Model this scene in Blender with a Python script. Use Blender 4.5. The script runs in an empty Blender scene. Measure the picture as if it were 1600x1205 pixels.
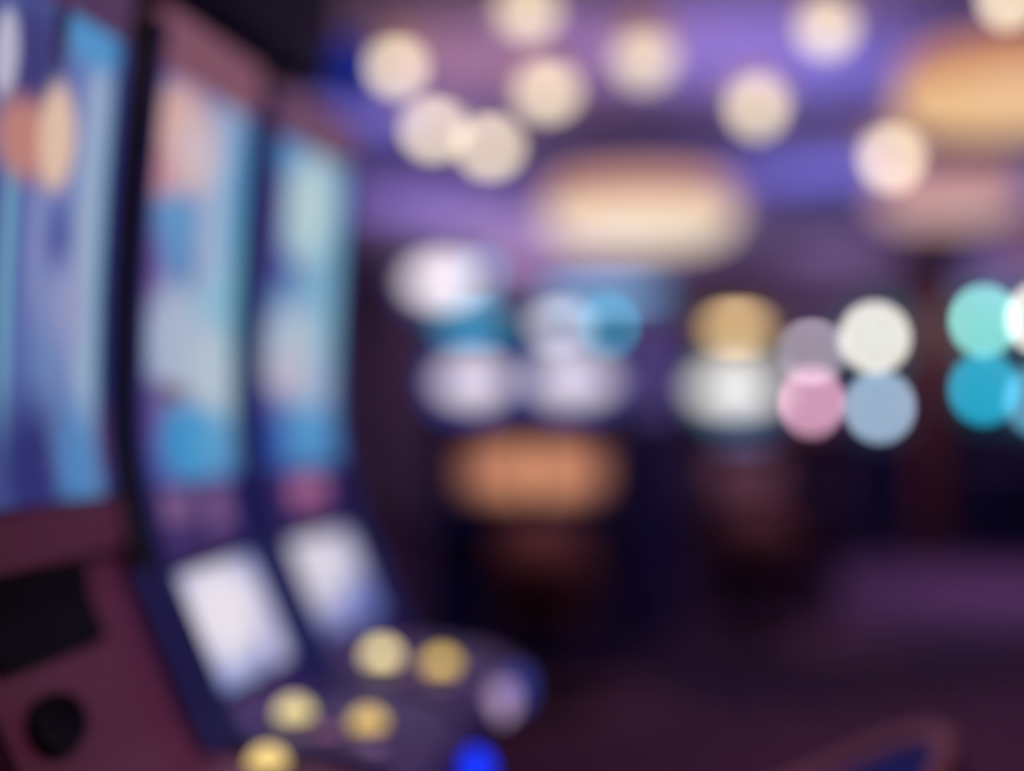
import bpy, bmesh, math, random
from mathutils import Vector, Matrix

S = bpy.context.scene
C = S.collection
PI = math.pi
rad = math.radians

# ------------------------------------------------------------------ camera, world, exposure
CAM_H, YAW, PITCH, LENS = 1.6, rad(8.7), rad(0.84), 50.0
cam_d = bpy.data.cameras.new('camera')
cam = bpy.data.objects.new('camera', cam_d)
C.objects.link(cam)
cam.location = (0, 0, CAM_H)
cam.rotation_euler = (PI / 2 + PITCH, 0, YAW)
cam_d.lens = LENS
cam_d.sensor_width = 36
cam_d.clip_start = 0.02
cam_d.dof.use_dof = True                 # the whole room is out of focus: a fast lens focused close by
cam_d.dof.focus_distance = 1.62
cam_d.dof.aperture_fstop = 0.55
S.camera = cam

S.view_settings.view_transform = 'Standard'
S.view_settings.look = 'None'
S.view_settings.gamma = 1
S.view_settings.exposure = 0
S.view_settings.use_curve_mapping = False
S.cycles.use_denoising = True
S.cycles.use_adaptive_sampling = False
S.cycles.max_bounces = 6

W = bpy.data.worlds.new('world')
S.world = W
W.use_nodes = True
W.node_tree.nodes['Background'].inputs[0].default_value = (0.16, 0.13, 0.55, 1)
W.node_tree.nodes['Background'].inputs[1].default_value = 0.14


def lin(h):
    h = h.lstrip('#')
    v = [int(h[i:i + 2], 16) / 255 for i in (0, 2, 4)]
    return tuple(c / 12.92 if c <= 0.04045 else ((c + 0.055) / 1.055) ** 2.4 for c in v)


def spot(name, loc, target, col, power, angle=120, blend=1.0, size=0.08):
    d = bpy.data.lights.new(name, 'SPOT')
    d.energy = power
    d.color = col
    d.spot_size = rad(angle)
    d.spot_blend = blend
    d.shadow_soft_size = size
    o = bpy.data.objects.new(name, d)
    C.objects.link(o)
    o.location = loc
    o.rotation_euler = (Vector(target) - Vector(loc)).to_track_quat('-Z', 'Y').to_euler()
    return o


BLUE, VIOLET, PINK, RED = (0.26, 0.26, 1), (0.5, 0.34, 1), (1, 0.48, 0.6), (1, 0.3, 0.4)
# unseen coloured spots without fixtures, added to wash the ceiling violet
for i, (x, y, col, p) in enumerate([
        (-2.9, 10.6, BLUE, 60), (-1.6, 8.9, PINK, 42), (-0.1, 8.6, VIOLET, 50), (0.9, 13.6, BLUE, 90), (0.6, 9.6, BLUE, 55),
        (-0.9, 11.4, VIOLET, 40), (-3.3, 15.0, VIOLET, 90), (-1.0, 15.0, VIOLET, 70), (2.6, 10.5, VIOLET, 50),
        (3.2, 15.0, VIOLET, 60), (-3.0, 17.3, (0.72, 0.52, 0.85), 75), (-0.8, 17.3, (0.72, 0.52, 0.85), 60), (1.4, 7.0, VIOLET, 25)]):
    spot('ceiling_fill_spot', (x, y, 2.55), (x, y, 4), col, p, 150)
# added spots without fixtures that colour the floor purple and rose
spot('floor_fill_spot', (3.3, 14.0, 3.7), (2.3, 12.9, 0), (0.75, 0.42, 1), 720, 70)
spot('floor_fill_spot', (-0.3, 5.6, 3.7), (-0.2, 5.2, 0), (1, 0.4, 0.62), 85, 80)
spot('floor_fill_spot', (1.9, 7.2, 3.7), (1.9, 7.0, 0), (1, 0.45, 0.8), 150, 100)
# added fills for dark walls, pillar and chairs; no lamp stands behind them
spot('wall_fill_spot', (-2.5, 17.0, 3.6), (-2.5, 18.6, 2.2), (0.8, 0.55, 0.9), 110, 130)
spot('wall_fill_spot', (-4.2, 11.5, 3.6), (-5.0, 12.5, 2.4), (0.8, 0.55, 0.85), 90, 130)
spot('pillar_fill_spot', (2.7, 15.2, 3.5), (3.1, 17.4, 1.6), (1, 0.45, 0.45), 260, 60)
spot('chair_fill_spot', (-0.9, 6.4, 3.7), (-0.95, 7.4, 0.9), (1, 0.5, 0.45), 170, 30)
spot('chair_fill_spot', (0.4, 8.9, 3.7), (0.45, 9.7, 0.9), (1, 0.5, 0.45), 170, 30)
spot('chair_fill_spot', (-0.4, 2.2, 3.4), (0.2, 2.95, 0.8), (0.9, 0.42, 0.6), 45, 40)
spot('wall_fill_spot', (1.4, 17.0, 3.6), (1.4, 18.6, 2.4), (0.7, 0.5, 1), 60, 130)
spot('wall_fill_spot', (4.2, 17.0, 3.6), (4.2, 18.6, 2.2), (0.9, 0.5, 0.7), 110, 130)
# dim blue spots added to lift the dark cabinet fronts of the banks
spot('bank_fill_spot', (-0.9, 5.6, 3.6), (-0.9, 8.4, 0.9), (0.3, 0.3, 1), 60, 60)
spot('bank_fill_spot', (0.6, 7.6, 3.6), (0.7, 11, 0.9), (0.4, 0.3, 1), 70, 70)
# unseen spots added to brighten the near row of machines
spot('row_fill_spot', (0.9, 2.6, 3.5), (-1.0, 3.1, 1.1), (0.5, 0.38, 1), 110, 60)
spot('row_fill_spot', (0.2, 1.2, 3.3), (-1.0, 2.2, 1.0), (1, 0.47, 0.45), 29, 50)


# ------------------------------------------------------------------ where a point of the photograph lies at a given depth
_F = LENS / 36 * 1600
_cp, _sp, _cy, _sy = math.cos(PITCH), math.sin(PITCH), math.cos(YAW), math.sin(YAW)
_fw = Vector((-_sy * _cp, _cy * _cp, _sp))
_rt = Vector((_cy, _sy, 0))
_up = Vector((_sy * _sp, -_cy * _sp, _cp))


def at(px, py, Y):
    r = _fw + _rt * ((px - 800) / _F) + _up * (-(py - 602.5) / _F)
    return Vector((r.x * Y / r.y, Y, CAM_H + r.z * Y / r.y))


# ------------------------------------------------------------------ materials
def mat(name, base, rough=0.5, metal=0.0, emit=None, strength=1.0, spec=0.5, noise=None):
    m = bpy.data.materials.new(name)
    m.use_nodes = True
    nt = m.node_tree
    b = nt.nodes['Principled BSDF']
    b.inputs['Base Color'].default_value = (*base, 1)
    b.inputs['Roughness'].default_value = rough
    b.inputs['Metallic'].default_value = metal
    b.inputs['Specular IOR Level'].default_value = spec
    if emit:
        b.inputs['Emission Color'].default_value = (*emit, 1)
        b.inputs['Emission Strength'].default_value = strength
    if noise:
        col2, scale = noise
        tc = nt.nodes.new('ShaderNodeTexCoord')
        n = nt.nodes.new('ShaderNodeTexNoise')
        n.inputs['Scale'].default_value = scale
        n.inputs['Detail'].default_value = 4
        mx = nt.nodes.new('ShaderNodeMix')
        mx.data_type = 'RGBA'
        mx.inputs[6].default_value = (*base, 1)
        mx.inputs[7].default_value = (*col2, 1)
        nt.links.new(tc.outputs['Object'], n.inputs['Vector'])
        nt.links.new(n.outputs['Fac'], mx.inputs[0])
        nt.links.new(mx.outputs[2], b.inputs['Base Color'])
    return m


def glow(name, hexcol, k=1.0):
    c = lin(hexcol)
    return mat(name, (0.02, 0.02, 0.02), 0.35, emit=c, strength=k, spec=0.2)


def screen_mat(name, base, blobs, k=1.0):
    """A lit display: soft coloured picture shapes (u, v, radius u, radius v, softness, colour) over a base colour."""
    m = bpy.data.materials.new(name)
    m.use_nodes = True
    nt = m.node_tree
    N, L = nt.nodes, nt.links
    b = N['Principled BSDF']
    b.inputs['Base Color'].default_value = (0.01, 0.01, 0.012, 1)
    b.inputs['Roughness'].default_value = 0.3
    b.inputs['Specular IOR Level'].default_value = 0.2
    uv = N.new('ShaderNodeUVMap')
    prev = None
    for (u, v, ru, rv, soft, colr, *kk) in blobs:
        a = N.new('ShaderNodeVectorMath')
        a.operation = 'SUBTRACT'
        L.new(uv.outputs[0], a.inputs[0])
        a.inputs[1].default_value = (u, v, 0)
        s = N.new('ShaderNodeVectorMath')
        s.operation = 'MULTIPLY'
        L.new(a.outputs[0], s.inputs[0])
        s.inputs[1].default_value = (1 / ru, 1 / rv, 0)
        l = N.new('ShaderNodeVectorMath')
        l.operation = 'LENGTH'
        L.new(s.outputs[0], l.inputs[0])
        r = N.new('ShaderNodeMapRange')
        r.interpolation_type = 'SMOOTHSTEP'
        L.new(l.outputs['Value'], r.inputs[0])
        r.inputs[1].default_value = 1 + soft
        r.inputs[2].default_value = max(0.0, 1 - soft)
        r.inputs[3].default_value = 0
        r.inputs[4].default_value = 1
        mx = N.new('ShaderNodeMix')
        mx.data_type = 'RGBA'
        L.new(r.outputs[0], mx.inputs[0])
        if prev is None:
            mx.inputs[6].default_value = (*lin(base), 1)
        else:
            L.new(prev, mx.inputs[6])
        mx.inputs[7].default_value = (*[c_ * (kk[0] if kk else 1) for c_ in lin(colr)], 1)
        prev = mx.outputs[2]
    L.new(prev, b.inputs['Emission Color'])
    b.inputs['Emission Strength'].default_value = k
    return m


def blur_px(Y):
    """width in pixels of the lens's blur disc at depth Y"""
    return LENS / 1000 / cam_d.dof.aperture_fstop * LENS / 36 * 1600 * abs(1 / cam_d.dof.focus_distance - 1 / Y)


def hot(name, core, wpx, hpx, cw, ch, rim, Y=9.5, soft=0.25, k=0.82, cu=0.5, cv=0.5, more=()):
    """A sign or screen face with a bright middle of cw x ch and a dimmer lit border; strong enough to read at its colour once out of focus.
    more: further bright spots (colour, cw, ch, cu, cv, k)."""
    r = blur_px(Y) / 2
    blobs = []
    for (colr, w_, h_, u, v, kk) in [*more, (core, cw, ch, cu, cv, k)]:
        n = hit = 0
        for i in range(-30, 31):
            for j in range(-30, 31):
                x, y = i / 30 * r, j / 30 * r
                if x * x + y * y <= r * r:
                    n += 1
                    hit += (x / w_ * 2) ** 2 + (y / h_ * 2) ** 2 <= 1
        blobs.append((u, v, w_ / 2 / wpx, h_ / 2 / hpx, soft, colr, kk * n / max(hit, 1)))
    return screen_mat(name, rim, blobs)


# ------------------------------------------------------------------ mesh helpers
def obj(name, bm, m, parent=None, smooth=False, loc=None):
    me = bpy.data.meshes.new(name)
    bmesh.ops.recalc_face_normals(bm, faces=bm.faces)
    bm.to_mesh(me)
    bm.free()
    if smooth:
        for p in me.polygons:
            p.use_smooth = True
    me.materials.append(m)
    o = bpy.data.objects.new(name, me)
    C.objects.link(o)
    if parent:
        o.parent = parent
    if loc is not None:
        o.location = loc
    return o


def thing(name, label, cat, loc=(0, 0, 0), rz=0.0, group=None):
    o = bpy.data.objects.new(name, None)
    C.objects.link(o)
    o.location = loc
    o.rotation_euler = (0, 0, rz)
    o.empty_display_size = 0.1
    return tag(o, label, cat, group)


def tag(o, label, cat, group=None):
    o['label'] = label
    o['category'] = cat
    if group:
        o['group'] = group
    return o


def struct(name, bm, m, parent=None):
    o = obj(name, bm, m, parent)
    o['kind'] = 'structure'
    return o


def BM():
    return bmesh.new()


def box(bm, x0, x1, y0, y1, z0, z1, bev=0.0):
    r = bmesh.ops.create_cube(bm, size=1)
    vs = r['verts']
    for v in vs:
        v.co = Vector(((x0 + x1) / 2 + v.co.x * (x1 - x0), (y0 + y1) / 2 + v.co.y * (y1 - y0), (z0 + z1) / 2 + v.co.z * (z1 - z0)))
    if bev:
        es = list({e for v in vs for e in v.link_edges})
        bmesh.ops.bevel(bm, geom=es, offset=bev, segments=3, affect='EDGES', profile=0.5)
    return bm


def prism_y(bm, pts, y0, y1):
    """(x, z) outline extruded along y."""
    a = [bm.verts.new((x, y0, z)) for x, z in pts]
    b = [bm.verts.new((x, y1, z)) for x, z in pts]
    n = len(pts)
    bm.faces.new(a)
    bm.faces.new(b[::-1])
    for i in range(n):
        bm.faces.new((a[i], b[i], b[(i + 1) % n], a[(i + 1) % n]))
    return bm


def rrect(w, h, r, n=6):
    r = min(r, w / 2 - 1e-4, h / 2 - 1e-4)
    out = []
    for cx, cz, a0 in ((w / 2 - r, h / 2 - r, 0), (-w / 2 + r, h / 2 - r, 90), (-w / 2 + r, -h / 2 + r, 180), (w / 2 - r, -h / 2 + r, 270)):
        for i in range(n + 1):
            a = rad(a0 + 90 * i / n)
            out.append((cx + r * math.cos(a), cz + r * math.sin(a)))
    return out


def plate(bm, cx, cz, w, h, r, y0, y1):
    """rounded rectangular plate facing -y, thickness y0..y1."""
    prism_y(bm, [(cx + x, cz + z) for x, z in rrect(w, h, r)], y0, y1)
    uvl = bm.loops.layers.uv.verify()
    for f in bm.faces:
        for l in f.loops:
            l[uvl].uv = ((l.vert.co.x - cx) / w + 0.5, (l.vert.co.z - cz) / h + 0.5)
    return bm


def lathe(bm, prof, n=28, center=(0, 0, 0), axis=None):
    """(r, z) profile turned about z."""
    rings = []
    for r, z in prof:
        if r < 1e-5:
            rings.append([bm.verts.new((0, 0, z))])
        else:
            rings.append([bm.verts.new((r * math.cos(2 * PI * i / n), r * math.sin(2 * PI * i / n), z)) for i in range(n)])
    for a, b in zip(rings, rings[1:]):
        for i in range(n):
            j = (i + 1) % n
            if len(a) == 1 and len(b) == 1:
                continue
            if len(a) == 1:
                bm.faces.new((a[0], b[i], b[j]))
            elif len(b) == 1:
                bm.faces.new((a[i], b[0], a[j]))
            else:
                bm.faces.new((a[i], b[i], b[j], a[j]))
    M = Matrix.Translation(Vector(center))
    if axis is not None:
        M = M @ Vector(axis).to_track_quat('Z', 'Y').to_matrix().to_4x4()
    vs = [v for r in rings for v in r]
    bmesh.ops.transform(bm, matrix=M, verts=vs)
    return bm


def tube(bm, pts, r, n=10):
    pts = [Vector(p) for p in pts]
    rings = []
    for i, p in enumerate(pts):
        d = (pts[min(i + 1, len(pts) - 1)] - pts[max(i - 1, 0)]).normalized()
        q = d.to_track_quat('Z', 'Y')
        rings.append([bm.verts.new(p + q @ Vector((r * math.cos(2 * PI * k / n), r * math.sin(2 * PI * k / n), 0))) for k in range(n)])
    for a, b in zip(rings, rings[1:]):
        for k in range(n):
            bm.faces.new((a[k], a[(k + 1) % n], b[(k + 1) % n], b[k]))
    bm.faces.new(rings[0][::-1])
    bm.faces.new(rings[-1])
    return bm


# ------------------------------------------------------------------ room shell
M_ceil = mat('ceiling_paint', (0.52, 0.48, 0.6), 0.8, noise=((0.46, 0.42, 0.56), 1.5))
M_wall = mat('wall_paint', (0.16, 0.11, 0.17), 0.7, noise=((0.19, 0.11, 0.14), 0.8))
M_floor = mat('carpet', (0.06, 0.038, 0.08), 0.9, spec=0.1, noise=((0.11, 0.05, 0.08), 2.2))
M_dark = mat('dark_navy_plastic', (0.012, 0.012, 0.03), 0.4)
M_black = mat('black_plastic', (0.008, 0.006, 0.009), 0.6, spec=0.15)
M_soffit = mat('soffit_paint', (0.12, 0.11, 0.32), 0.7)
M_metal = mat('dark_bronze_metal', (0.2, 0.13, 0.1), 0.35, metal=1)
M_chrome = mat('chrome', (0.6, 0.6, 0.65), 0.2, metal=1)

struct('floor', box(BM(), -5.2, 7.2, -2.5, 18.8, -0.1, 0), M_floor)
struct('ceiling', box(BM(), -5.2, 7.2, -2.5, 18.8, 3.8, 3.95), M_ceil)
struct('wall_back', box(BM(), -5.2, 7.2, 18.6, 18.8, 0, 3.8), M_wall)
struct('wall_left', box(BM(), -5.2, -5.0, -2.5, 18.6, 0, 3.8), M_wall)
struct('wall_right', box(BM(), 7.0, 7.2, -2.5, 18.6, 0, 3.8), M_wall)
struct('trim_1', box(BM(), -5.0, 7.0, 18.45, 18.6, 3.45, 3.8, 0.03), mat('cornice', (0.5, 0.42, 0.55), 0.6))
struct('baseboard_back', box(BM(), -5.0, 7.0, 18.57, 18.6, 0, 0.14), M_black)

# the low dark bulkhead over the near row of machines
struct('soffit_bulkhead', box(BM(), -5.0, -1.50, -0.5, 5.3, 2.8, 3.8, 0.01), M_soffit)


# ------------------------------------------------------------------ the near row: curved-screen slot machines
PROF = [(0.055, 2.36), (0.040, 2.27), (0.032, 2.18), (0.016, 2.0), (0.004, 1.8), (0.0, 1.65), (0.002, 1.55), (0.015, 1.43),
        (0.028, 1.35), (0.044, 1.275), (0.151, 1.03), (0.19, 0.965)]


def xs(z):
    for (x0, z0), (x1, z1) in zip(PROF, PROF[1:]):
        if z1 <= z <= z0:
            return x0 + (x1 - x0) * (z - z0) / (z1 - z0)
    return PROF[0][0] if z > 2 else PROF[-1][0]


def strip(bm, z0, z1, y0, y1, off, thick=0.008, w=0.6, n=26, vz=None, out=0.0):
    """sheet that follows the machine's front curve from z0 to z1; u runs along the width, v up."""
    uvl = bm.loops.layers.uv.verify()
    vz = vz or (z0, z1)
    F_, B_ = [], []
    for i in range(n + 1):
        z = z0 + (z1 - z0) * i / n
        x = xs(z) + off
        F_.append([bm.verts.new((x, y0, z)), bm.verts.new((x, y1, z))])
        B_.append([bm.verts.new((x - thick, y0, z)), bm.verts.new((x - thick, y1, z))])
    for i in range(n):
        bm.faces.new((F_[i][0], F_[i][1], F_[i + 1][1], F_[i + 1][0]))
        bm.faces.new((B_[i][0], B_[i + 1][0], B_[i + 1][1], B_[i][1]))
        for k in (0, 1):
            bm.faces.new((F_[i][k], F_[i + 1][k], B_[i + 1][k], B_[i][k]))
    bm.faces.new((F_[0][0], B_[0][0], B_[0][1], F_[0][1]))
    bm.faces.new((F_[n][0], F_[n][1], B_[n][1], B_[n][0]))
    for f in bm.faces:
        for l in f.loops:
            l[uvl].uv = (l.vert.co.y / w, (l.vert.co.z - vz[0]) / (vz[1] - vz[0]))
    return bm


def rail_bm(y0, y1, z0, z1, out_top=0.02, out_low=0.042, depth=0.06):
    zs = [z0 + (z1 - z0) * i / 30 for i in range(31)]
    fr = []
    for z in zs:
        t = max(0, min(1, (1.5 - z) / 0.25))
        fr.append((xs(z) + out_top + (out_low - out_top) * t, z))
    bk = [(xs(z) - depth, z) for z in zs]
    return prism_y(BM(), fr + bk[::-1], y0, y1)


M_body = mat('violet_lacquer', (0.22, 0.15, 0.40), 0.45)
M_rail = mat('navy_gloss_rail', (0.07, 0.10, 0.36), 0.5)
M_rail_black = mat('black_gloss_rail', (0.012, 0.008, 0.014), 0.3)
M_red = mat('red_brown_lacquer', (0.34, 0.10, 0.13), 0.45)
M_deck = mat('deck_lacquer', (0.12, 0.07, 0.2), 0.45)
M_cap = glow('emissive_cap_bar', '7A4C5C')  # reddish emission on the top cap bars, strength set per machine
M_cap1 = glow('emissive_cap_bar_faint', '4C3256')
M_cap2 = glow('emissive_cap_bar_dim', '6A4660')
M_yellow = mat('yellow_button_plastic', (0.5, 0.36, 0.12), 0.4, emit=lin('6E5A34'))
M_amber = mat('amber_button_plastic', (0.45, 0.28, 0.08), 0.4, emit=lin('5C4426'))
M_olive = mat('olive_button_plastic', (0.4, 0.3, 0.08), 0.4, emit=lin('4A3C1C'))
M_pinkb = glow('dim_pink_button_light', '8A5678')
M_lilac = glow('lilac_deck_highlight', '8E68A0')
M_bluel = mat('blue_button_plastic', (0.03, 0.05, 0.5), 0.4, emit=lin('081E90'))
M_mauve = glow('mauve_emblem_light', '70507E')
M_rose = glow('rose_emblem_light', 'A8648E')
M_ledb = glow('blue_edge_light', '1E3C9A')
M_led_dk = glow('dark_blue_edge_light', '161E56')

DECK = [(0.15, 0.975), (0.19, 0.968), (0.43, 0.948), (0.50, 0.925), (0.55, 0.885), (0.572, 0.84), (0.565, 0.80), (0.53, 0.775), (0.45, 0.76), (0.15, 0.72)]


def button(parent, name, x, y, z, r, h, m, axis=(0, 0, 1), ring=True, label=None, lens=None):
    pr = [(r, 0), (r, h * 0.45), (r * 0.93, h * 0.68), (r * 0.72, h * 0.88), (r * 0.4, h * 0.98), (0, h)]
    o = obj(name, lathe(BM(), [(0, 0)] + pr, 24, (x, y, z), axis), m, parent, True)
    if label:
        o['label'] = label
    if lens:
        rl, colr, Yd = lens
        k = 1.3 * max(1.0, (blur_px(Yd) / (2 * rl * _F / Yd)) ** 2)
        ax = Vector(axis).normalized()
        c = Vector((x, y, z)) + ax * (h - rl * 0.2)
        pr = [(0, -rl)] + [(rl * math.sin(PI * i / 10), -rl * math.cos(PI * i / 10)) for i in range(1, 10)] + [(0, rl)]
        obj('button_lamp', lathe(BM(), pr, 16, c, axis), glow('button_lamp_light', colr, k), o, True)
    if ring:
        obj('button_ring', lathe(BM(), [(r * 0.9, -0.004), (r * 1.18, -0.004), (r * 1.18, 0.01), (r * 1.02, 0.014), (r * 0.9, 0.012)], 24, (x, y, z), axis), M_black, o, True)
    return o


def curved_machine(label, loc, rz, scr, lower, kind):
    t = thing('slot_machine', label, 'slot machine', loc, rz, 'curved slot machines in the near row')
    w = 0.6
    front = [(x, z) for x, z in PROF]
    body = front + [(0.19, 0.7), (0.15, 0.12), (-0.5, 0.12), (-0.5, 1.9), (-0.42, 2.36)]
    obj('cabinet', prism_y(BM(), body, 0.02, w - 0.02), M_red if kind == 1 else M_body, t)
    obj('plinth', box(BM(), -0.46, 0.1, 0.04, w - 0.04, 0, 0.12), M_black, t)
    for y0, y1, far in ((0, 0.035, 0), (w - 0.035, w, 1)):
        if kind == 1:
            obj('side_rail', rail_bm(y0, y1, 1.3, 2.34), M_rail_black, t)
            obj('lower_side_rail', rail_bm(y0, y1, 0.97, 1.3, out_low=0.042 if far else 0.005), M_rail if far else M_red, t)
        else:
            obj('side_rail', rail_bm(y0, y1, 0.97, 2.34), M_rail, t)
    sc = obj('main_screen', strip(BM(), 1.44, 2.262, 0.036, w - 0.036, 0.010, w=w, vz=(1.44, 2.28)), scr, t, True)
    sc['label'] = 'tall curved lit screen'
    cap = obj('cap_bar', strip(BM(), 2.265, 2.375, 0.03, w - (0.07 if kind == 1 else 0.03), 0.022, 0.05, w=w, n=5), {1: M_cap1, 2: M_cap, 3: M_cap2}[kind], t)
    if kind != 1:
        p = obj('lower_screen', strip(BM(), 1.035, 1.265, 0.10, w - 0.065, 0.012, w=w), lower, t)
        p['label'] = 'glowing white lower screen'
        bz = BM()
        strip(bz, 1.01, 1.285, 0.08, w - 0.045, 0.006, w=w)
        obj('lower_bezel', bz, M_dark, t)
        if kind == 2:
            e = obj('emblem', strip(BM(), 1.36, 1.43, 0.12, 0.27, 0.008, w=w, n=4), M_mauve, t)
            e = obj('emblem', strip(BM(), 1.33, 1.43, 0.36, 0.48, 0.008, w=w, n=4), M_mauve, t)
        else:
            e = obj('emblem', strip(BM(), 1.345, 1.415, 0.22, 0.43, 0.008, w=w, n=4), M_rose, t)
    else:
        p = obj('ticket_slot', strip(BM(), 1.205, 1.335, 0.04, 0.40, 0.012, w=w), M_black, t)
        p['label'] = 'black ticket slot panel'
        z, y = 1.112, 0.143
        n = Vector((0.245, 0, 0.107)).normalized()
        bm = lathe(BM(), [(0, 0.012), (0.05, 0.012), (0.068, 0.014), (0.075, 0.02), (0.082, 0.012), (0.082, -0.01)], 28, (xs(z), y, z), n)
        tz = Vector((-n.z, 0, n.x))
        for v in bm.verts:                                   # an oval, lower than it is wide
            d_ = (v.co - Vector((xs(z), y, z))).dot(tz)
            v.co -= tz * d_ * 0.42
        sp = obj('speaker', bm, M_black, t, True)
        sp['label'] = 'oval black speaker'
        obj('screen_sill', strip(BM(), 1.345, 1.43, 0.04, w - 0.04, 0.02, 0.04, w=w, n=4), M_red, t)
    dk = obj('button_deck', prism_y(BM(), DECK, 0.01, w - 0.01), M_red if kind == 1 else M_deck, t)
    bv = dk.modifiers.new('bevel', 'BEVEL')
    bv.width = 0.012
    bv.segments = 3
    obj('belly_door', box(BM(), 0.13, 0.175, 0.05, w - 0.05, 0.16, 0.68, 0.01), M_dark, t)
    Yb = loc[1]
    if kind == 1:
        button(t, 'deck_button', 0.324, 0.54, 0.945, 0.043, 0.022, M_amber, label='amber domed button', lens=(0.036, 'EACB80', Yb + 0.54))
    else:
        button(t, 'deck_button', 0.263, 0.22, 0.955, 0.043, 0.022, M_yellow, label='pale yellow domed button', lens=(0.037, 'F4E0A2', Yb + 0.22))
        button(t, 'deck_button', 0.418, 0.22, 0.94, 0.043, 0.022, M_amber if kind == 2 else M_olive, label='amber domed button',
               lens=(0.036, 'EAC678' if kind == 2 else 'CCAC54', Yb + 0.22))
        button(t, 'deck_button', 0.36, 0.13, 0.945, 0.03, 0.025, M_pinkb, label='small dim pink button')
        button(t, 'deck_button', 0.45, 0.12, 0.925, 0.035, 0.02, M_lilac, label='painted lilac highlight on the deck edge')  # glowing button shape stands in for a highlight on the deck nose
        button(t, 'deck_button', 0.24, 0.42, 0.955, 0.028, 0.02, M_pinkb if kind == 3 else M_led_dk, label='small dim button')
    if kind == 2:
        button(t, 'spin_button', 0.565, 0.52, 0.80, 0.04, 0.03, M_bluel, (1, -0.5, 0.3), label='round deep blue lit button', lens=(0.038, '0A34FF', Yb + 0.52))
    if kind == 3:
        fl = obj('deck_front_light', box(BM(), 0.50, 0.575, 0.20, 0.36, 0.82, 0.895, 0.02), glow('lilac_deck_light', 'C8A8CE'), t)
        fl['label'] = 'lilac lit block on deck front'
        fl = obj('deck_front_light', box(BM(), 0.50, 0.575, 0.37, 0.55, 0.81, 0.90, 0.02), glow('indigo_deck_light', '34409A'), t)
        fl['label'] = 'indigo lit block on deck front'
    return t


SCR1 = screen_mat('screen_picture_one', '46508C', [
    (0.60, 0.50, 0.30, 0.60, 0.9, '5C70B0'),
    (0.30, 0.45, 0.03, 0.35, 0.6, '6EA0BC'),
    (0.45, 0.52, 0.035, 0.16, 0.8, '8A90BC'),
    (0.62, 0.52, 0.10, 0.06, 0.8, '4A5096'),
    (0.76, 0.55, 0.09, 0.62, 0.35, '94A6C4'),
    (0.84, 0.45, 0.025, 0.45, 0.6, '7FB0C4'),
    (0.62, 0.38, 0.11, 0.09, 0.8, '9092BC'),
    (0.55, 0.22, 0.09, 0.14, 0.9, '6680B2'),
    (0.45, 0.06, 0.2, 0.14, 0.6, '2E3070'),
    (0.72, 0.07, 0.13, 0.12, 0.6, '4A80B8'),
    (0.70, 0.965, 0.22, 0.075, 0.45, '4A8EC4'),
    (0.36, 0.82, 0.12, 0.16, 0.5, '403C78'),
    (0.50, 0.95, 0.05, 0.12, 0.5, '26204A'),
    (0.22, 0.84, 0.06, 0.08, 0.3, 'B8B4CC'),
    (0.36, 0.70, 0.16, 0.075, 0.5, 'BC8078'),
    (0.53, 0.725, 0.105, 0.105, 0.3, 'DCBAA4'),
    (0.96, 0.5, 0.10, 0.9, 0.4, '24286C'),
    (0.88, 0.12, 0.03, 0.09, 0.6, '5A3468'),
])
SCR2 = screen_mat('screen_picture_two', '2C3A8A', [
    (0.55, 0.52, 0.50, 0.60, 0.45, '6C7CB8'),
    (0.72, 0.60, 0.22, 0.42, 0.5, '9CB0CA'),
    (0.86, 0.72, 0.10, 0.26, 0.6, '4C94C4'),
    (0.88, 0.40, 0.09, 0.30, 0.6, '6CB0C6'),
    (0.28, 0.62, 0.17, 0.13, 0.5, '5E94C4'),
    (0.14, 0.50, 0.09, 0.10, 0.7, '72589C'),
    (0.44, 0.35, 0.34, 0.15, 0.35, 'A8B4CA'),
    (0.72, 0.26, 0.20, 0.13, 0.5, 'B0BEC8'),
    (0.62, 0.45, 0.10, 0.05, 0.8, '80B4CA'),
    (0.45, 0.525, 0.035, 0.055, 0.7, '42609A'),
    (0.30, 0.845, 0.27, 0.125, 0.35, 'D4A8A0'),
    (0.42, 0.82, 0.18, 0.09, 0.6, 'CCB8C0'),
    (0.14, 0.74, 0.10, 0.06, 0.6, 'C48C98'),
    (0.30, 0.222, 0.16, 0.022, 0.7, '6A4A60'),
    (0.12, 0.17, 0.09, 0.07, 0.7, '5E4890'),
    (0.50, 0.10, 0.26, 0.095, 0.35, '3C90C6'),
    (0.72, 0.09, 0.16, 0.08, 0.6, '5098C4'),
    (0.03, 0.3, 0.045, 0.9, 0.4, '22307E'),
])
SCR3 = screen_mat('screen_picture_three', '3A52A4', [
    (0.60, 0.55, 0.42, 0.55, 0.5, '6A96C0'),
    (0.26, 0.93, 0.20, 0.06, 0.5, '4690C8'),
    (0.54, 0.80, 0.30, 0.17, 0.4, 'B4CCD0'),
    (0.86, 0.80, 0.06, 0.25, 0.7, '5CA4C8'),
    (0.13, 0.72, 0.09, 0.2, 0.6, '52448A'),
    (0.27, 0.60, 0.14, 0.035, 0.6, '4A4C92'),
    (0.75, 0.45, 0.16, 0.25, 0.6, '7CB0C8'),
    (0.42, 0.36, 0.30, 0.14, 0.4, 'AEBCCC'),
    (0.36, 0.285, 0.20, 0.06, 0.6, 'BEB2C2'),
    (0.68, 0.25, 0.16, 0.08, 0.6, 'A0B0CA'),
    (0.22, 0.19, 0.10, 0.04, 0.6, '7E689E'),
    (0.62, 0.10, 0.26, 0.085, 0.6, '4490C4'),
    (0.14, 0.10, 0.14, 0.10, 0.6, '2A4CA0'),
    (0.98, 0.4, 0.05, 0.9, 0.5, '303484'),
])
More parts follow.
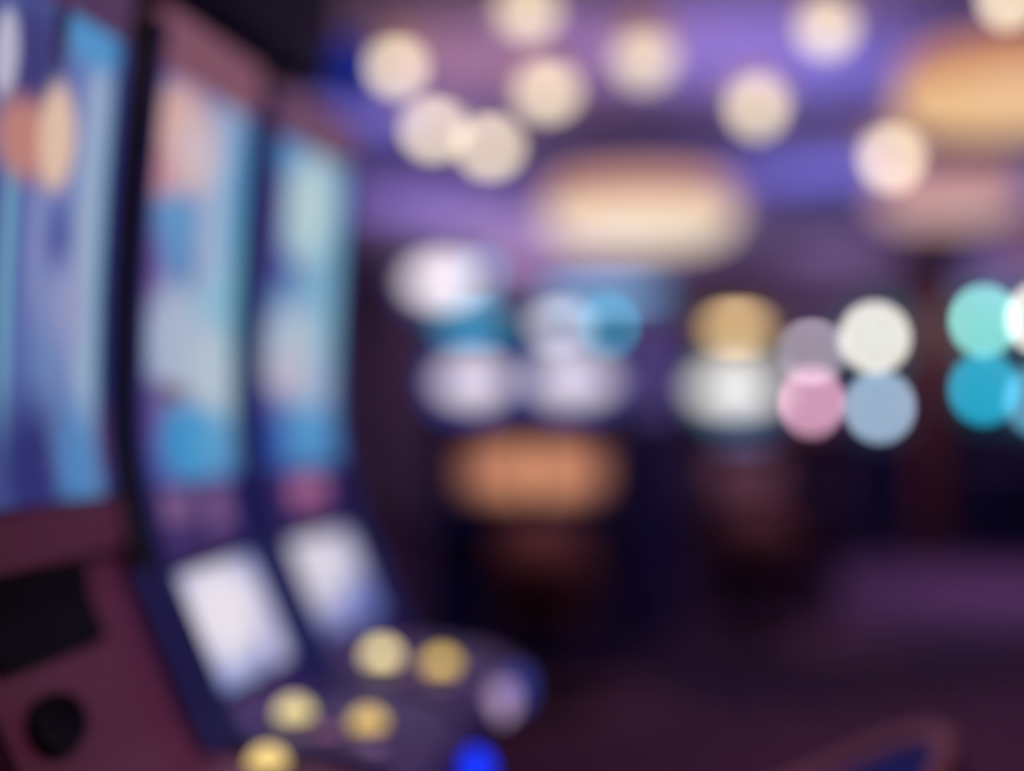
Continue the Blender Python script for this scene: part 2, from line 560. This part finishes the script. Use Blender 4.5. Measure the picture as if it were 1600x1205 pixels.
LOW2 = screen_mat('lower_picture_two', '6C80C4', [
    (0.45, 0.60, 0.40, 0.46, 0.55, 'E2DAE4'), (0.75, 0.25, 0.12, 0.3, 0.4, 'C0BAD6'), (0.6, 0.05, 0.08, 0.2, 0.6, '7A80BC')], 1.05)
LOW3 = screen_mat('lower_picture_three', '5060AC', [
    (0.45, 0.68, 0.42, 0.5, 0.5, 'D4CEDC'), (0.75, 0.2, 0.3, 0.25, 0.8, '6A76BA')], 1.05)

curved_machine('slot machine cut by picture edge with red-brown front, black ticket slot and oval speaker', (-1.14, 1.91, 0), 0, SCR1, None, 1)
curved_machine('middle curved slot machine with orange glow high on its screen and round deep blue button', (-1.14, 2.58, 0), 0, SCR2, LOW2, 2)
curved_machine('end slot machine of the curved row with rose light below its pale blue screen', (-1.14, 3.27, 0), rad(-4.6), SCR3, LOW3, 3)

# blue lit sign hanging from the ceiling just past the bulkhead
p0, p1 = at(512, 62, 6.3), at(580, 148, 6.3)
h, wd = p0.z - p1.z, p1.x - p0.x
sg = thing('hanging_sign', 'glowing royal blue hanging sign between the dark bulkhead and the cream pendants', 'sign', ((p0.x + p1.x) / 2, 6.3, p1.z))
obj('sign_box', box(BM(), -wd / 2 - 0.01, wd / 2 + 0.01, 0.0, 0.12, -0.01, h + 0.01, 0.01), M_dark, sg)
obj('sign_panel', box(BM(), -wd / 2, wd / 2, -0.02, 0.02, 0, h, 0.008), glow('royal_blue_light', '14288E'), sg)
for dx in (-wd / 2 + 0.04, wd / 2 - 0.04):
    obj('hanger_rod', tube(BM(), [(dx, 0.06, h - 0.01), (dx, 0.06, 3.8 - p1.z)], 0.01), M_black, sg)

# ------------------------------------------------------------------ pendant lamps
M_shade = glow('peach_glass_light', 'B07C68', 1.0)
M_canopy = M_metal


def pendant(px, py, Y, wpx, hpx, label):
    c = at(px, py + 8, Y)
    s = _F / Y
    bl = blur_px(Y)
    bw, bh = max(38.0, wpx + 44 - bl), max(44.0, hpx + 38 - bl)
    rb, zb = bw / 2 / s, bh / 2 / s
    k = min(9.0, 0.90 * bl * bl / (bw * bh))
    t = thing('pendant_lamp', label, 'lamp', (c.x, Y, c.z - zb), 0, 'cream pendant lamps under the ceiling')
    prof = [(0, 0)] + [(rb * math.sin(PI * i / 12), zb - zb * math.cos(PI * i / 12)) for i in range(1, 12)] + [(0, 2 * zb)]
    o = obj('bulb', lathe(BM(), prof, 24), glow('cream_bulb_light', 'F0DFBE', k), t, True)
    o['label'] = 'bright cream bulb'
    # bell of frosted glass over the bulb, open below
    r, z0 = 0.36 * wpx / s, zb * 1.25
    z1 = z0 + 0.36 * hpx / s
    d = z1 - z0
    bell = [(r * 0.93, z0), (r, z0), (r * 0.97, z0 + d * 0.25), (r * 0.84, z0 + d * 0.55), (r * 0.6, z0 + d * 0.82), (r * 0.3, z0 + d * 0.96), (0.02, z1)]
    obj('lamp_shade', lathe(BM(), bell), M_shade, t, True)
    top = 3.8 - (c.z - zb)
    if top > z1 + 0.05:
        obj('lamp_cap', lathe(BM(), [(0, z1 + 0.05), (0.03, z1 + 0.05), (0.04, z1 - 0.01), (0.03, z1 - 0.02)], 16), M_metal, t, True)
        obj('lamp_rod', tube(BM(), [(0, 0, z1), (0, 0, top)], 0.008, 8), M_metal, t)
    return t


PEND = [
    (620, 94, 8.2, 104, 112, 'cream pendant lamp nearest the dark bulkhead'),
    (825, 8, 7.0, 122, 118, 'cream pendant lamp cut by the top edge, directly above another pendant'),
    (678, 192, 10.6, 108, 100, 'upper one of two overlapping cream pendants'),
    (766, 219, 11.4, 112, 106, 'lower one of two overlapping cream pendants'),
    (855, 133, 9.0, 122, 114, 'cream pendant lamp directly below the one cut by the top edge'),
    (1007, 80, 7.9, 126, 136, 'largest cream pendant lamp, above the long oval drum lamp'),
    (1183, 152, 9.6, 108, 132, 'tall egg-shaped cream pendant lamp hanging alone between drum lamps'),
    (1292, 34, 7.2, 112, 122, 'cream pendant lamp cut by the top edge, above the tall lone pendant'),
    (1574, -12, 6.8, 88, 108, 'cream pendant lamp at the top corner over the orange drum lamp'),
    (1393, 234, 11.5, 100, 122, 'narrow egg-shaped cream pendant beside the dusky pink drum lamp'),
]
for a in PEND:
    pendant(*a)


def drum(px, py, Y, wpx, hpx, label, m_side, m_bot):
    c = at(px, py, Y)
    s = _F / Y
    r, hh = wpx / s / 2, hpx / s
    t = thing('drum_lamp', label, 'lamp', (c.x, Y, c.z - hh / 2), 0, 'large oval drum lamps under the ceiling')
    obj('lamp_diffuser', lathe(BM(), [(0, 0), (r * 0.5, hh * 0.02), (r * 0.8, hh * 0.10), (r * 0.95, hh * 0.28), (r * 0.99, hh * 0.5)], 40), m_bot, t, True)
    obj('lamp_shade', lathe(BM(), [(r * 0.99, hh * 0.5), (r, hh * 0.62), (r * 0.96, hh * 0.85), (r * 0.86, hh), (r * 0.82, hh)], 40), m_side, t, True)
    top = 3.8 - (c.z - hh / 2)
    obj('lamp_cap', lathe(BM(), [(0, hh * 0.96), (r * 0.85, hh * 0.96), (r * 0.85, hh * 0.99), (0, hh * 0.99)], 40), M_metal, t)
    for k in range(3):
        a = 2 * PI * k / 3 + 0.5
        if top > hh + 0.02:
            obj('lamp_rod', tube(BM(), [(r * 0.7 * math.cos(a), r * 0.7 * math.sin(a), hh * 0.97), (r * 0.7 * math.cos(a), r * 0.7 * math.sin(a), top)], 0.012, 8), M_metal, t)
    return t


drum(1000, 335, 11.0, 300, 100, 'long oval drum lamp glowing cream with a peach rim above the flat steel-blue topper sign', glow('peach_drum_light', 'D89C80'), glow('cream_drum_light', 'F2DEC4', 1.1))
drum(1575, 142, 7.8, 330, 112, 'large amber drum lamp cut by the picture edge', glow('amber_drum_rim', 'C88460'), glow('amber_drum_light', 'EABC8A', 1.03))
drum(1480, 308, 12.5, 215, 80, 'dusky pink drum lamp below the amber one', glow('pink_drum_rim', 'B07878'), glow('pink_drum_light', 'D0A4A4', 1.05))

# ------------------------------------------------------------------ far slot machines
M_cab = mat('dark_cabinet', (0.035, 0.035, 0.12), 0.45)
M_cabr = mat('dark_maroon_cabinet', (0.08, 0.03, 0.05), 0.4)


def far_machine(label, cx, Y, w, top, screens, topper=None, belly=None, cab=None, depth=0.6, deck=None):
    """Upright slot machine that faces the camera's side of the room; screens: (px, py, wpx, hpx, material, radius)."""
    cab = cab or M_cab
    t = thing('slot_machine', label, 'slot machine', (cx, Y, 0), 0, 'upright slot machines across the floor')
    s = _F / Y

    def loc_rect(px, py, wp, hp):
        c = at(px, py, Y)
        return c.x - cx, c.z, wp / s, hp / s
    obj('base_cabinet', box(BM(), -w / 2, w / 2, 0.02, depth, 0.06, 0.86, 0.02), cab, t)
    obj('plinth', box(BM(), -w / 2 + 0.03, w / 2 - 0.03, 0.06, depth - 0.03, 0, 0.06), M_black, t)
    obj('upper_cabinet', prism_x([(0.03, 0.86), (0.16, 1.02), (0.05, top), (depth * 0.7, top), (depth, 1.2), (depth, 0.86)], -w / 2, w / 2), cab, t)
    dk = obj('button_deck', prism_x([(-0.2, 0.86), (-0.22, 0.9), (-0.2, 0.93), (0.1, 0.99), (0.1, 0.82)], -w / 2 + 0.01, w / 2 - 0.01), cab, t)
    for k in range(4):
        lathe_o = obj('deck_button', lathe(BM(), [(0, 0.02), (0.02, 0.016), (0.026, 0), (0, 0)], 12, (-w * 0.3 + k * w * 0.2, -0.12, 0.943)), deck or M_led_dk, t, True)
    for (px, py, wp, hp, m, r) in screens:
        x, z, ww, hh = loc_rect(px, py, wp, hp)
        sc = obj('screen', plate(BM(), x, z, ww, hh, r / s, -0.02, 0.03), m, t)
        obj('bezel', plate(BM(), x, z, ww + 0.02, hh + 0.02, r / s + 0.01, -0.012, 0.06), M_black, sc)
    if belly:
        px, py, wp, hp, m, r = belly
        x, z, ww, hh = loc_rect(px, py, wp, hp)
        obj('belly_panel', plate(BM(), x, z, ww, hh, r / s, -0.24, -0.2), m, t)
        obj('belly_frame', plate(BM(), x, z, ww + 0.03, hh + 0.03, r / s + 0.015, -0.225, 0.1), cab, t)
    for (px, py, wp, hp, m, r, rim) in (topper or []):
        x, z, ww, hh = loc_rect(px, py, wp, hp)
        tp = obj('topper_sign', plate(BM(), x, z, ww, hh, r / s, -0.06, 0.0), m, t)
        if rim:
            obj('topper_rim', plate(BM(), x + rim[1], z + rim[2], ww + rim[3], hh + rim[4], r / s + 0.02, -0.045, 0.06), rim[0], tp)
        obj('topper_post', box(BM(), x - 0.05, x + 0.05, 0.02, 0.1, min(top - 0.05, z), max(top, z)), cab, tp)
    return t


def prism_x(pts, x0, x1):
    bm = BM()
    a = [bm.verts.new((x0, y, z)) for y, z in pts]
    b = [bm.verts.new((x1, y, z)) for y, z in pts]
    n = len(pts)
    bm.faces.new(a)
    bm.faces.new(b[::-1])
    for i in range(n):
        bm.faces.new((a[i], b[i], b[(i + 1) % n], a[(i + 1) % n]))
    return bm


def gx(px, Y):
    return at(px, 600, Y).x


G_low = glow('small_blue_light', '5A78B8')
G_brown = glow('dusky_belly_light', '643C4A')
RIM_T = glow('teal_rim_light', '128486')
YA = 8.5
S_A = hot('lilac_picture_one', 'DACCCC', 136, 100, 104, 56, '2C44AC', YA, k=1.05, cv=0.5)
S_A2 = hot('teal_picture', '48A4C8', 136, 60, 90, 14, '1C3C58', YA, k=0.6)
S_T = hot('white_sign_face', 'E8DADE', 140, 90, 100, 54, '38447C', YA, k=1.25, cu=0.44, more=[('6CB4D8', 20, 34, 0.9, 0.6, 0.2)])
S_B = hot('lilac_picture_two', 'D4C8CC', 140, 100, 126, 56, '2C44AC', YA, k=1.05, cv=0.5)
S_B2 = hot('teal_and_lilac_picture', 'C8C0CA', 140, 76, 60, 30, '1C5474', YA, k=0.66, cu=0.36, more=[('38A8C4', 18, 26, 0.92, 0.5, 0.36)])
S_OR1 = screen_mat('orange_belly_one', '5A3038', [(1.05, 0.42, 0.8, 0.40, 0.6, 'D4906C', 1.35)])
S_OR2 = screen_mat('orange_belly_two', '5A3038', [(0.05, 0.42, 0.75, 0.40, 0.6, 'D4906C', 1.35)])
far_machine('slot machine with pinkish-white topper sign over lilac and teal screens', gx(742, YA), YA, 0.56, 2.2,
            [(740, 596, 136, 100, S_A, 40), (738, 508, 136, 60, S_A2, 26)],
            [(702, 440, 140, 90, S_T, 42, (glow('indigo_rim_light', '4048B4'), -0.02, -0.01, 0.0, 0.0))],
            (781, 728, 104, 92, S_OR1, 14))
far_machine('slot machine with teal-edged lilac screens under a flat steel-blue topper sign', gx(894, YA), YA, 0.56, 2.2,
            [(894, 594, 140, 100, S_B, 40), (894, 510, 140, 76, S_B2, 34)],
            [(944, 460, 215, 52, hot('steel_blue_sign', '7094BC', 215, 52, 180, 16, '34587C', YA, k=0.75), 25, None)],
            (900, 728, 108, 92, S_OR2, 14))
YC = 11.0
YF = 16.3
far_machine('slot machine with ochre topper sign above a wide white screen', gx(1148, YC), YC, 0.70, 2.05,
            [(1148, 607, 134, 92, hot('white_picture', 'EAE0DA', 134, 92, 122, 50, '3C7C94', YC, k=1.0), 44), (1162, 676, 70, 18, G_low, 9)],
            [(1150, 514, 128, 62, hot('ochre_sign', 'DCB884', 128, 62, 66, 18, '60482C', YC, k=0.75), 30, None)],
            (1165, 735, 100, 50, G_brown, 10), M_cabr)
far_machine('slot machine with pink lower screen and lilac-grey upper screen', gx(1268, YC), YC, 0.40, 2.12,
            [(1268, 628, 76, 84, hot('pink_picture', 'E0A8C4', 76, 84, 16, 34, '5C3450', YC, k=0.72), 36), (1268, 550, 70, 50, hot('lilac_grey_picture', 'B8ACBA', 70, 50, 30, 14, '443C50', YC, k=0.55), 18)], None, None, M_cabr)
far_machine('slot machine with round ivory teal-rimmed topper above a grey-blue screen', gx(1374, 16.3), 16.3, 0.74, 2.2,
            [(1374, 636, 88, 88, hot('grey_blue_picture', '9CB4CC', 88, 88, 22, 28, '2C3450', YF), 40)],
            [(1366, 528, 92, 96, hot('ivory_sign', 'F0E8DC', 92, 96, 26, 28, '1E5C68', YF), 45, (RIM_T, 0.035, 0.01, 0.0, 0.02))])
far_machine('slot machine with mint topper sign above an aqua screen', gx(1536, YF), YF, 0.58, 2.2,
            [(1537, 608, 72, 92, hot('aqua_picture', '22A0C0', 72, 92, 22, 30, '0C465C', YF), 40)],
            [(1536, 502, 70, 96, hot('mint_sign', '80D4CC', 70, 96, 18, 28, '1C5C60', YF), 36, (RIM_T, 0, 0, 0.02, 0.02))])
far_machine('slot machine with ivory topper and sky-blue screen, cut by the picture edge', gx(1625, YF), YF, 0.58, 2.25,
            [(1624, 626, 72, 92, hot('sky_picture', '68AAC8', 72, 92, 26, 30, '22465C', YF, k=0.6), 40)],
            [(1625, 498, 70, 96, hot('round_ivory_sign', 'F0E8DC', 70, 96, 22, 28, '1E5C68', YF), 40, (RIM_T, 0, 0, 0.02, 0.02))])

# violet lit panel high on the back wall, red-brown pillar
c = at(1556, 422, 17.5)
vs = thing('wall_sign', 'dim violet lit sign panel high behind the mint-topped slot machine', 'sign', (c.x, 18.4, c.z))
obj('sign_panel', plate(BM(), 0, 0, 1.0, 0.42, 0.1, -0.03, 0.03), glow('violet_panel_light', '6C5AA0'), vs)
obj('sign_box', plate(BM(), 0, 0, 1.06, 0.48, 0.12, 0.0, 0.2), M_dark, vs)

pc = at(1462, 600, 17.4)
struct('pillar_column', lathe(BM(), [(0.36, 0), (0.36, 0.15), (0.29, 0.2), (0.29, 3.5), (0.36, 3.6), (0.36, 3.8)], 32, (pc.x, 17.4, 0)), mat('red_brown_timber', (0.30, 0.10, 0.08), 0.5, noise=((0.2, 0.07, 0.06), 3)))

# violet edge light between the banks
c = at(1020, 560, 10)
lp = thing('light_column', 'dim violet lit column between the orange-bellied slot machines and the white-screened one', 'lamp', (c.x, 10, 0))
obj('column_base', box(BM(), -0.16, 0.16, -0.1, 0.2, 0, 1.55, 0.02), M_cab, lp)
obj('column_light', box(BM(), -0.12, 0.12, -0.08, 0.16, 1.55, 2.2, 0.05), glow('violet_column_light', '4A3E80'), lp)


# ------------------------------------------------------------------ chairs
def chair(label, loc, rz, m_up, m_rim, group=None, hb=1.0):
    t = thing('casino_chair', label, 'chair', loc, rz, group)
    obj('chair_base', lathe(BM(), [(0, 0), (0.25, 0), (0.25, 0.02), (0.06, 0.05), (0.035, 0.08), (0.035, 0.44), (0, 0.44)], 28), M_black, t, True)
    sm = box(BM(), -0.23, 0.25, -0.24, 0.24, 0.44, 0.56, 0.045)
    obj('seat', sm, m_up, t, True)
    # wrapped backrest: rises from the arms at the front to a high back at -x
    n = 28
    bm = BM()
    rows = []
    rim = []
    for i in range(n + 1):
        a = rad(70 + 220 * i / n)
        k = 0.5 - 0.5 * math.cos(2 * PI * i / n)
        k = k ** 0.8
        zt = 0.72 + (hb - 0.72) * k
        ro, ri = 0.30, 0.245
        ca, sa = math.cos(a), math.sin(a)
        ring = [(ri * ca, ri * sa, 0.5), (ri * ca, ri * sa, zt - 0.02), ((ri + ro) / 2 * ca, (ri + ro) / 2 * sa, zt), (ro * ca, ro * sa, zt - 0.02), (ro * 0.98 * ca, ro * 0.98 * sa, 0.45)]
        rows.append([bm.verts.new(p) for p in ring])
        rim.append(((ri + ro) / 2 * ca, (ri + ro) / 2 * sa, zt))
    for a, b in zip(rows, rows[1:]):
        for k in range(5):
            bm.faces.new((a[k], b[k], b[(k + 1) % 5], a[(k + 1) % 5]))
    bm.faces.new(rows[0])
    bm.faces.new(rows[-1][::-1])
    br = obj('backrest', bm, m_up, t, True)
    obj('rim', tube(BM(), rim, 0.025, 10), m_rim, br, True)
    return t


M_upb = mat('blue_upholstery', (0.06, 0.08, 0.42), 0.6)
M_upbr = mat('brown_leather', (0.22, 0.09, 0.07), 0.5)
M_rimr = mat('rose_brown_rim', (0.6, 0.25, 0.25), 0.5)
chair('blue barrel chair with rose-brown rim, cut by the bottom edge of the picture', (0.155, 2.95, 0), PI + 0.1, M_upb, M_rimr, 'casino chairs', 0.925)
chair('brown chair facing the orange-bellied slot machines', (at(850, 860, 7.5).x, 7.5, 0), PI / 2, M_upbr, M_upbr, 'casino chairs', 1.02)
chair('brown chair before the white-screened slot machine', (at(1178, 855, 9.8).x, 9.8, 0), PI / 2, M_upbr, M_upbr, 'casino chairs', 0.95)
